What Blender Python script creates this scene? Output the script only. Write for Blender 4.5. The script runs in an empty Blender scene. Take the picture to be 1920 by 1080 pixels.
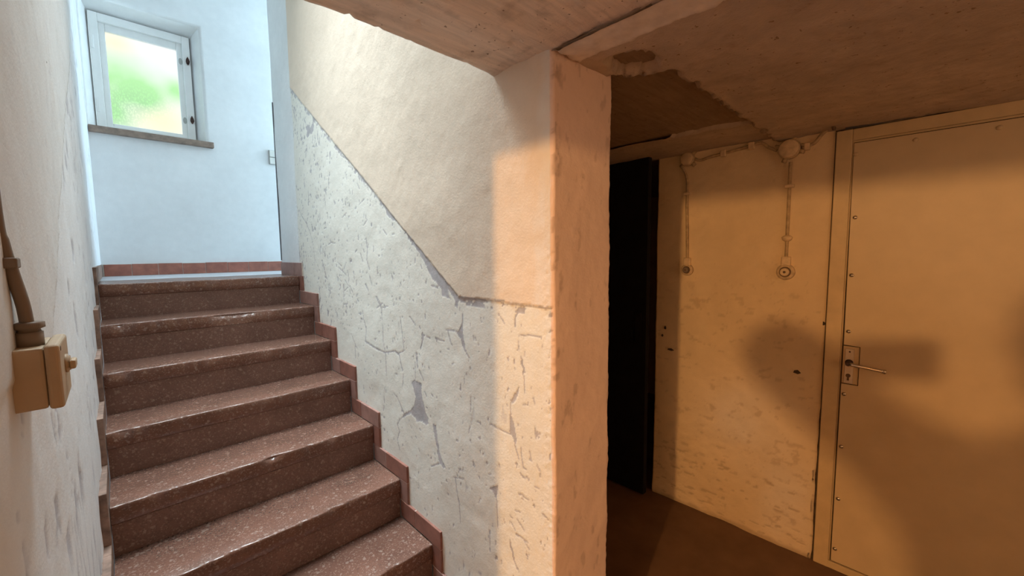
import bpy, bmesh, math, random
import numpy as np
from mathutils import Matrix, Vector
random.seed(7)
C=bpy.context.scene.collection
SC=bpy.context.scene
# ------------------------------------------------------------------ camera, sky, lights, exposure
def cam_basis(yaw,pitch,roll):
    f=Vector((math.sin(yaw)*math.cos(pitch),math.cos(yaw)*math.cos(pitch),math.sin(pitch)))
    r=Vector((math.cos(yaw),-math.sin(yaw),0)); u=r.cross(f)
    c,s=math.cos(roll),math.sin(roll)
    return c*r+s*u, c*u-s*r, f
CAMLOC=Vector((-.86114,-2.86307,1.53168))
cr,cu,cf=cam_basis(.772112,-.0853328,-.0110930)
cd=bpy.data.cameras.new('camera'); cam=bpy.data.objects.new('camera',cd); C.objects.link(cam)
cd.sensor_width=36; cd.lens=36*760.24/1920; cd.clip_start=.01
cam.matrix_world=Matrix(((cr.x,cu.x,-cf.x,CAMLOC.x),(cr.y,cu.y,-cf.y,CAMLOC.y),(cr.z,cu.z,-cf.z,CAMLOC.z),(0,0,0,1)))
SC.camera=cam
W=bpy.data.worlds.new('sky'); SC.world=W; W.use_nodes=True
W.node_tree.nodes['Background'].inputs[0].default_value=(.78,.93,1,1)
W.node_tree.nodes['Background'].inputs[1].default_value=1.0
def lamp(name,kind,loc,power,color,target=None,**kw):
    l=bpy.data.lights.new(name,kind); l.energy=power; l.color=color
    for k,v in kw.items(): setattr(l,k,v)
    o=bpy.data.objects.new(name,l); C.objects.link(o); o.location=loc
    if target: o.rotation_euler=(Vector(target)-Vector(loc)).to_track_quat('-Z','Y').to_euler()
    return o
LAMP=(-2.69,-2.85,1.865)
lamp('cellar_lamp','POINT',LAMP,172,(1,.53,.20),shadow_soft_size=.035)                       # warm bulb in the cellar room at the left
lamp('hall_daylight','AREA',(2.15,.80,2.75),68,(.60,.84,1),(-1,.80,2.3),shape='RECTANGLE',size=.65,size_y=1.7)   # daylight from the glazed house door on the upper landing
lamp('outdoor_daylight','AREA',(-.75,3.4,5.0),380,(.66,.88,1),(-.55,.6,2.3),shape='RECTANGLE',size=2.2,size_y=2.0)  # open sky above the window
lamp('stairwell_fill','AREA',(-.55,-.60,4.02),24.5,(.84,.95,1),(-.25,-1.25,1.0),shape='RECTANGLE',size=.60,size_y=1.3,spread=1.0)   # added fill to brighten the stair walls, no rooflight known there
lamp('rear_cellar_lamp','AREA',(.20,-4.85,1.5),9.5,(1,.60,.33),(.35,0,1.3),shape='RECTANGLE',size=1.4,size_y=1.4)   # warm light from the cellar room behind
lamp('lamp_room_fill','AREA',(-4.2,-3.3,1.45),19,(1,.76,.50),(0,-2.7,1.1),shape='RECTANGLE',size=1.1,size_y=.8)   # added warm fill shining through the doorway, not a known window
VS=SC.view_settings
VS.view_transform='Standard'; VS.look='None'; VS.gamma=1; VS.exposure=0; VS.use_curve_mapping=False

# ------------------------------------------------------------------ helpers
def hash2(i,j,s):
    h=(i.astype(np.int64)*374761393+j.astype(np.int64)*668265263+s*974634777)&0x7fffffff
    h=((h^(h>>13))*1274126177)&0x7fffffff
    return ((h^(h>>16))&0xffff)/65535.
def vnoise(x,y,s):
    i=np.floor(x);j=np.floor(y);u=x-i;v=y-j;u=u*u*(3-2*u);v=v*v*(3-2*v)
    i=i.astype(np.int64);j=j.astype(np.int64)
    return (hash2(i,j,s)*(1-u)+hash2(i+1,j,s)*u)*(1-v)+(hash2(i,j+1,s)*(1-u)+hash2(i+1,j+1,s)*u)*v
def fbm(x,y,s,o=4):
    a=.5;t=0;n=0
    for k in range(o): t=t+a*vnoise(x*2**k+k*13.7,y*2**k-k*7.1,s+k); n+=a; a*=.5
    return t/n
def smooth(a,b,x):
    t=np.clip((x-a)/(b-a),0,1); return t*t*(3-2*t)
def link(name,me,m=None,parent=None,sm=False):
    if m: me.materials.append(m)
    if sm: me.polygons.foreach_set('use_smooth',[True]*len(me.polygons))
    o=bpy.data.objects.new(name,me); C.objects.link(o)
    if parent: o.parent=parent
    return o
def grid_mesh(name,P,col=None,closed=False,flip=False):
    """P: (n,m,3) points -> quad mesh, optional (n,m,3) mask attribute 'paint'"""
    n,m=P.shape[:2]; idx=np.arange(n*m).reshape(n,m)
    if closed: idx=np.concatenate([idx,idx[:1]])
    a,b,c,d=idx[:-1,:-1],idx[1:,:-1],idx[1:,1:],idx[:-1,1:]
    q=np.stack([a,b,c,d] if not flip else [a,d,c,b],-1).reshape(-1,4)
    me=bpy.data.meshes.new(name); me.vertices.add(n*m); me.vertices.foreach_set('co',P.astype(np.float32).ravel())
    me.loops.add(q.size); me.loops.foreach_set('vertex_index',q.astype(np.int32).ravel())
    me.polygons.add(len(q)); me.polygons.foreach_set('loop_start',np.arange(0,q.size,4,dtype=np.int32))
    me.update(calc_edges=True)
    if col is not None:
        at=me.attributes.new('paint','FLOAT_COLOR','POINT')
        at.data.foreach_set('color',np.concatenate([col,np.ones((n,m,1))],-1).astype(np.float32).ravel())
    return me
def bm_mesh(name,bm):
    me=bpy.data.meshes.new(name); bmesh.ops.recalc_face_normals(bm,faces=bm.faces[:]); bm.to_mesh(me); bm.free(); return me
def add_box(bm,lo,hi,bev=0,seg=2):
    r=bmesh.ops.create_cube(bm,size=1); vs=r['verts']
    for v in vs:
        for k in range(3): v.co[k]=lo[k] if v.co[k]<0 else hi[k]
    if bev: bmesh.ops.bevel(bm,geom=list({e for v in vs for e in v.link_edges}),offset=bev,segments=seg,profile=.5,affect='EDGES')
def box(name,lo,hi,m,parent=None,bev=0,seg=2):
    bm=bmesh.new(); add_box(bm,lo,hi,bev,seg); return link(name,bm_mesh(name,bm),m,parent)
def frame_from(d):
    d=d.normalized(); a=Vector((0,0,1)) if abs(d.z)<.9 else Vector((1,0,0))
    x=d.cross(a).normalized(); return x,d.cross(x)
def add_tube(bm,pts,r,n=10,cap=True):
    pts=[Vector(p) for p in pts]; rs=r if isinstance(r,(list,tuple)) else [r]*len(pts); rings=[]; x=None
    for i,p in enumerate(pts):
        d=(pts[min(i+1,len(pts)-1)]-pts[max(i-1,0)]).normalized()
        if x is None: x,y=frame_from(d)
        else: x=(x-d*x.dot(d)).normalized(); y=d.cross(x)
        rings.append([bm.verts.new(p+rs[i]*(math.cos(t)*x+math.sin(t)*y)) for t in [2*math.pi*k/n for k in range(n)]])
    for a,b in zip(rings,rings[1:]):
        for k in range(n): bm.faces.new((a[k],a[(k+1)%n],b[(k+1)%n],b[k]))
    if cap: bm.faces.new(rings[0][::-1]); bm.faces.new(rings[-1])
def tube(name,pts,r,m,parent=None,n=10,sm=True):
    bm=bmesh.new(); add_tube(bm,pts,r,n); return link(name,bm_mesh(name,bm),m,parent,sm)
def lathe(name,org,axis,prof,m,parent=None,n=24):
    """prof: list of (distance along axis, radius)"""
    a=Vector(axis).normalized(); o=Vector(org)
    bm=bmesh.new(); x,y=frame_from(a); rings=[]
    for h,r in prof: rings.append([bm.verts.new(o+a*h+max(r,1e-5)*(math.cos(t)*x+math.sin(t)*y)) for t in [2*math.pi*k/n for k in range(n)]])
    for p,q in zip(rings,rings[1:]):
        for k in range(n): bm.faces.new((p[k],p[(k+1)%n],q[(k+1)%n],q[k]))
    bm.faces.new(rings[0][::-1]); bm.faces.new(rings[-1])
    ob=link(name,bm_mesh(name,bm),m,parent); 
    for f in ob.data.polygons: f.use_smooth=len(f.vertices)==4
    return ob
def prism(name,poly,ax,lo,hi,m,parent=None,bev=0):
    """poly in the two remaining axes, extruded along ax from lo to hi"""
    bm=bmesh.new(); o=[k for k in range(3) if k!=ax]
    def mk(p,t):
        c=[0,0,0]; c[ax]=t; c[o[0]]=p[0]; c[o[1]]=p[1]; return bm.verts.new(c)
    A=[mk(p,lo) for p in poly]; B=[mk(p,hi) for p in poly]; n=len(poly)
    bm.faces.new(A); bm.faces.new(B[::-1])
    for k in range(n): bm.faces.new((A[k],A[(k+1)%n],B[(k+1)%n],B[k]))
    if bev: bmesh.ops.bevel(bm,geom=[e for e in bm.edges],offset=bev,segments=2,profile=.5,affect='EDGES')
    return link(name,bm_mesh(name,bm),m,parent)
def empty(name,loc):
    o=bpy.data.objects.new(name,None); C.objects.link(o); o.location=loc; o.empty_display_size=.05; return o
def adopt(root,*obs):
    root_inv=Matrix.Translation(-Vector(root.location))
    for o in obs: o.parent=root; o.matrix_parent_inverse=root_inv
def tag(o,label,cat=None,group=None):
    o['label']=label
    if cat: o['category']=cat
    if group: o['group']=group
    return o
def structure(o,label=None):
    o['kind']='structure'
    if label: o['label']=label
    return o

# ------------------------------------------------------------------ materials
class N:
    def __init__(s,name,rough=.9,spec=.25):
        s.m=bpy.data.materials.new(name); s.m.use_nodes=True; s.t=s.m.node_tree; s.b=s.t.nodes['Principled BSDF']
        s.b.inputs['Roughness'].default_value=rough; s.b.inputs['Specular IOR Level'].default_value=spec
    def n(s,typ,ins={},**kw):
        d=s.t.nodes.new('ShaderNode'+typ)
        for k,v in kw.items(): setattr(d,k,v)
        for k,v in ins.items():
            if isinstance(v,bpy.types.NodeSocket): s.t.links.new(v,d.inputs[k])
            else: d.inputs[k].default_value=v
        return d
    def obj(s,scale=(1,1,1)):
        return s.n('Mapping',{0:s.n('NewGeometry').outputs['Position'],3:scale}).outputs[0]
    def noise(s,v,scale,detail=4,rough=.55,dist=0):
        return s.n('TexNoise',{'Vector':v,'Scale':scale,'Detail':detail,'Roughness':rough,'Distortion':dist}).outputs['Fac']
    def ramp(s,f,stops):
        r=s.n('ValToRGB',{0:f}); e=r.color_ramp.elements
        while len(e)<len(stops): e.new(.5)
        for q,(p,c) in zip(e,stops): q.position=p; q.color=(*c,1) if len(c)==3 else c
        return r.outputs[0]
    def mix(s,f,a,b,mode='MIX'):
        d=s.n('Mix',data_type='RGBA',blend_type=mode)
        for i,v in ((0,f),(6,a),(7,b)):
            if isinstance(v,bpy.types.NodeSocket): s.t.links.new(v,d.inputs[i])
            else: d.inputs[i].default_value=v if i==0 else ((*v,1) if len(v)==3 else v)
        return d.outputs[2]
    def math(s,op,a,b=0):
        return s.n('Math',{0:a,1:b},operation=op).outputs[0]
    def mr(s,f,a,b,c,d):
        return s.n('MapRange',{0:f,1:a,2:b,3:c,4:d}).outputs[0]
    def gray(s,f): return s.n('CombineColor',{0:f,1:f,2:f}).outputs[0]
    def out(s,col,bump=None,strength=.3,dist=.004):
        if isinstance(col,bpy.types.NodeSocket): s.t.links.new(col,s.b.inputs['Base Color'])
        else: s.b.inputs['Base Color'].default_value=(*col,1)
        if bump is not None:
            bn=s.n('Bump',{'Strength':strength,'Distance':dist,'Height':bump}); s.t.links.new(bn.outputs[0],s.b.inputs['Normal'])
        return s.m
def plain(name,col,rough=.6,spec=.4,var=.12,scale=30,metal=0):
    g=N(name,rough,spec); g.b.inputs['Metallic'].default_value=metal
    f=g.noise(g.obj(),scale)
    return g.out(g.mix(g.mr(f,.3,.7,0,1),tuple(c*(1-var) for c in col),tuple(min(1,c*(1+var)) for c in col)),f,.08)
def plaster(name,upper,lower,third,peel,bump=.35):
    """mask attribute 'paint': R bare patches, G lower coat, B third coat"""
    g=N(name,.85,.2); P=g.obj()
    a=g.n('Attribute',attribute_name='paint'); sp=g.n('SeparateColor',{0:a.outputs['Color']}).outputs
    big=g.noise(P,3.2,5,.6); mid=g.noise(P,22,5,.6); fine=g.noise(P,160,3,.6)
    brush=g.noise(g.obj((1,9,1.2)),14,4,.6)
    c=g.mix(sp[1],upper,lower); c=g.mix(sp[2],c,third)
    c=g.mix(1,c,g.gray(g.mr(big,.25,.75,.93,1.04)),'MULTIPLY'); c=g.mix(1,c,g.gray(g.mr(mid,.3,.75,.97,1.02)),'MULTIPLY')
    pk=g.mix(g.mr(mid,.3,.7,0,1),tuple(v*.86 for v in peel),tuple(min(1,v*1.12) for v in peel))
    c=g.mix(sp[0],c,pk)
    h=g.math('ADD',g.math('MULTIPLY',mid,.6),g.math('ADD',g.math('MULTIPLY',fine,.25),g.math('MULTIPLY',brush,.3)))
    return g.out(c,h,bump,.006)
M={}
M['stair_plaster']=plaster('stair_wall_plaster',(.77,.655,.53),(.80,.785,.71),(.82,.84,.84),(.47,.455,.465))
M['pillar_plaster']=plaster('pillar_end_plaster',(.87,.68,.60),(.87,.68,.60),(.85,.72,.66),(.40,.29,.24))
M['left_plaster']=plaster('left_wall_plaster',(.71,.715,.72),(.77,.79,.82),(.82,.84,.86),(.50,.51,.56))
M['white']=plaster('landing_white_plaster',(.80,.81,.81),(.8,.8,.8),(.8,.8,.8),(.6,.6,.6),.15)
M['cellar']=plaster('cellar_wall_plaster',(.78,.60,.37),(.80,.64,.44),(.86,.74,.60),(.50,.355,.21),.6)
def ceiling_mat(name,base,dark,stretch):
    g=N(name,.9,.15); P=g.obj(); S=g.obj(stretch)
    st=g.noise(S,9,6,.65,.3); mid=g.noise(P,18,5); sp=g.noise(P,55,3,.6); fine=g.noise(P,150,3)
    c=g.mix(g.mr(st,.35,.65,0,1),tuple(v*.84 for v in base),tuple(v*1.07 for v in base))
    c=g.mix(g.mr(mid,.55,.75,0,.35),c,dark)
    c=g.mix(g.mr(sp,.665,.70,0,.8),c,dark)
    h=g.math('ADD',g.math('MULTIPLY',st,.7),g.math('ADD',g.math('MULTIPLY',mid,.5),g.math('MULTIPLY',fine,.25)))
    return g.out(c,h,.6,.008)
M['soffit']=ceiling_mat('stair_soffit_plaster',(.80,.66,.55),(.20,.13,.08),(.5,6,.6))
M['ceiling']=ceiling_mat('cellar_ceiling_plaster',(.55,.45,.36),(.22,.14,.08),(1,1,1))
M['raw']=ceiling_mat('raw_concrete',(.34,.25,.17),(.16,.10,.06),(.8,6,1))
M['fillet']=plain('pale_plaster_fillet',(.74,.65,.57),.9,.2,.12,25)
def terrazzo(name,base,rough):
    g=N(name,rough,.45); P=g.obj()
    v=g.n('TexVoronoi',{'Vector':P,'Scale':250.0}); v2=g.n('TexVoronoi',{'Vector':P,'Scale':120.0})
    mid=g.noise(P,7,5,.6); fine=g.noise(P,220,2)
    chip=g.n('SeparateColor',{0:v.outputs['Color']}).outputs
    c=g.mix(g.mr(mid,.3,.7,0,1),tuple(x*.80 for x in base),tuple(x*1.15 for x in base))
    inn=g.math('LESS_THAN',v.outputs['Distance'],.0038*130)
    c=g.mix(g.math('MULTIPLY',g.math('GREATER_THAN',chip[0],.86),.30),c,(.40,.30,.24))
    c=g.mix(g.math('MULTIPLY',g.math('LESS_THAN',chip[1],.16),.35),c,(.08,.05,.04))
    c=g.mix(g.math('MULTIPLY',g.math('GREATER_THAN',g.n('SeparateColor',{0:v2.outputs['Color']}).outputs[2],.96),.25),c,(.5,.42,.36))
    h=g.math('ADD',g.math('MULTIPLY',chip[2],.5),g.math('ADD',g.math('MULTIPLY',fine,.5),mid))
    return g.out(c,h,.18,.002)
M['tread']=terrazzo('terrazzo_tread',(.175,.088,.063),.27)
M['riser']=terrazzo('terrazzo_riser',(.185,.100,.076),.55)
M['tile']=plain('red_clay_tile',(.26,.115,.085),.5,.4,.22,18)
M['tile_pale']=plain('worn_red_clay_tile',(.30,.165,.135),.55,.4,.2,18)
M['tile_dull']=plain('whitewash_stained_tile',(.24,.16,.125),.7,.25,.45,22)
M['grout']=plain('pale_grout',(.62,.56,.50),.9,.1,.1,60)
M['landing']=plain('pale_landing_terrazzo',(.60,.60,.62),.35,.5,.12,40)
g=N('cellar_floor_screed',.65,.35); P=g.obj(); a=g.noise(P,5,6,.6); b=g.noise(P,60,4)
M['floor']=g.out(g.mix(g.mr(a,.3,.7,0,1),(.135,.075,.042),(.20,.115,.066)),g.math('ADD',a,b),.2,.004)
M['frame_white']=plain('white_window_paint',(.86,.87,.86),.35,.5,.03,12)
M['sill']=plain('brown_stone_sill',(.26,.19,.15),.5,.4,.3,25)
M['brass_dark']=plain('dark_bronze',(.06,.03,.025),.4,.5,.2,50,.4)
M['grey_plate']=plain('grey_keeper_plate',(.42,.44,.43),.4,.5,.1,50,.3)
M['bead']=plain('dark_corner_edge',(.14,.14,.15),.6,.4,.15,40)
M['switch_white']=plain('ivory_plastic',(.70,.69,.64),.4,.5,.03,20)
M['switch_edge']=plain('grey_plastic_edge',(.38,.38,.36),.5,.4,.05,20)
M['box_beige']=plain('beige_painted_switch_box',(.50,.38,.25),.5,.4,.06,25)
M['conduit']=plain('brown_painted_conduit',(.21,.155,.11),.55,.4,.1,25)
M['painted_fitting']=plain('cream_painted_fitting',(.70,.53,.33),.6,.3,.15,40)
M['tile_back']=plain('bright_red_clay_tile',(.36,.135,.095),.5,.4,.25,18)
M['fitting_rim']=plain('grimy_cream_fitting',(.58,.43,.26),.6,.3,.25,60)
M['cable']=plain('grimy_painted_cable',(.47,.34,.195),.65,.3,.25,40)
M['socket_dark']=plain('dark_fitting_hollow',(.16,.10,.055),.7,.3,.2,60)
M['door_steel']=plain('cream_painted_steel',(.65,.50,.30),.45,.4,.05,9)
M['door_frame']=plain('cream_painted_door_frame',(.64,.48,.27),.5,.4,.08,14)
M['gap']=plain('dark_joint',(.085,.06,.04),.9,.1,.3,30)
M['bolt']=plain('bright_bolt_steel',(.62,.55,.45),.22,.6,.1,40,.9)
M['chrome']=plain('brushed_nickel',(.70,.64,.55),.25,.6,.05,40,.9)
M['lock_plate']=plain('pale_lock_plate',(.62,.53,.40),.35,.5,.06,30,.3)
M['black']=plain('shade_black_door',(.010,.009,.008),.7,.2,.3,12)  # near black puts the pillar's shade into the door leaf colour
M['room']=plain('cellar_room_plaster',(.60,.50,.38),.9,.2,.08,6)
M['skin']=plain('skin',(.55,.34,.25),.55,.3,.05,20)
M['cloth']=plain('dark_blue_jacket',(.05,.06,.09),.9,.1,.15,60)
M['trousers']=plain('grey_trousers',(.09,.09,.10),.9,.1,.15,60)
M['hair']=plain('brown_hair',(.05,.03,.02),.6,.3,.3,90)
M['phone']=plain('black_phone_glass',(.02,.02,.022),.15,.5,.1,10)
# frosted pane: daylight glows through it, part of the sky is seen through
g=N('frosted_pane',.3,.5); t=g.t; P=g.obj()
blur=g.noise(P,5,2,.5); x=g.n('SeparateXYZ',{0:P}).outputs
def blob(cx,cz,sx,sz):
    u=g.math('DIVIDE',g.math('SUBTRACT',x[0],cx),sx); v=g.math('DIVIDE',g.math('SUBTRACT',x[2],cz),sz)
    return g.math('POWER',2.718,g.math('MULTIPLY',g.math('ADD',g.math('MULTIPLY',u,u),g.math('MULTIPLY',v,v)),-1.0))
gl=g.math('ADD',g.math('ADD',blob(-.76,2.82,.22,.18),blob(-.43,2.82,.07,.08)),g.math('ADD',blob(-.80,2.55,.10,.12),blob(-.62,2.74,.10,.08)))
gl=g.math('MINIMUM',g.math('MULTIPLY',gl,g.mr(blur,.3,.7,.7,1.25)),1.0)
peb=g.n('TexVoronoi',{'Vector':g.obj((1,1,.6)),'Scale':95.0}).outputs['Distance']
warm=g.math('MINIMUM',g.math('ADD',blob(-.52,2.55,.20,.16),g.math('MULTIPLY',blob(-.76,3.08,.10,.08),.9)),1.0)
c=g.mix(warm,(1.0,1.02,1.0),(1.12,1.02,.62)); c=g.mix(gl,c,(.42,.88,.30))
c=g.mix(g.math('MULTIPLY',g.mr(peb,.25,.6,0,.42),g.math('MINIMUM',g.math('ADD',blob(-.80,2.55,.12,.14),blob(-.66,2.68,.16,.10)),1.0)),c,(.22,.5,.20))
em=g.n('Emission',{0:c,1:1.15}); tr=g.n('BsdfTransparent',{0:(1,1,1,1)}); gs=g.n('BsdfGlossy',{0:(1,1,1,1),1:.2})
m1=g.n('MixShader',{0:.42,1:em.outputs[0],2:tr.outputs[0]}); m2=g.n('MixShader',{0:.05,1:m1.outputs[0],2:gs.outputs[0]})
t.links.new(m2.outputs[0],t.nodes['Material Output'].inputs[0]); M['pane']=g.m
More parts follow.
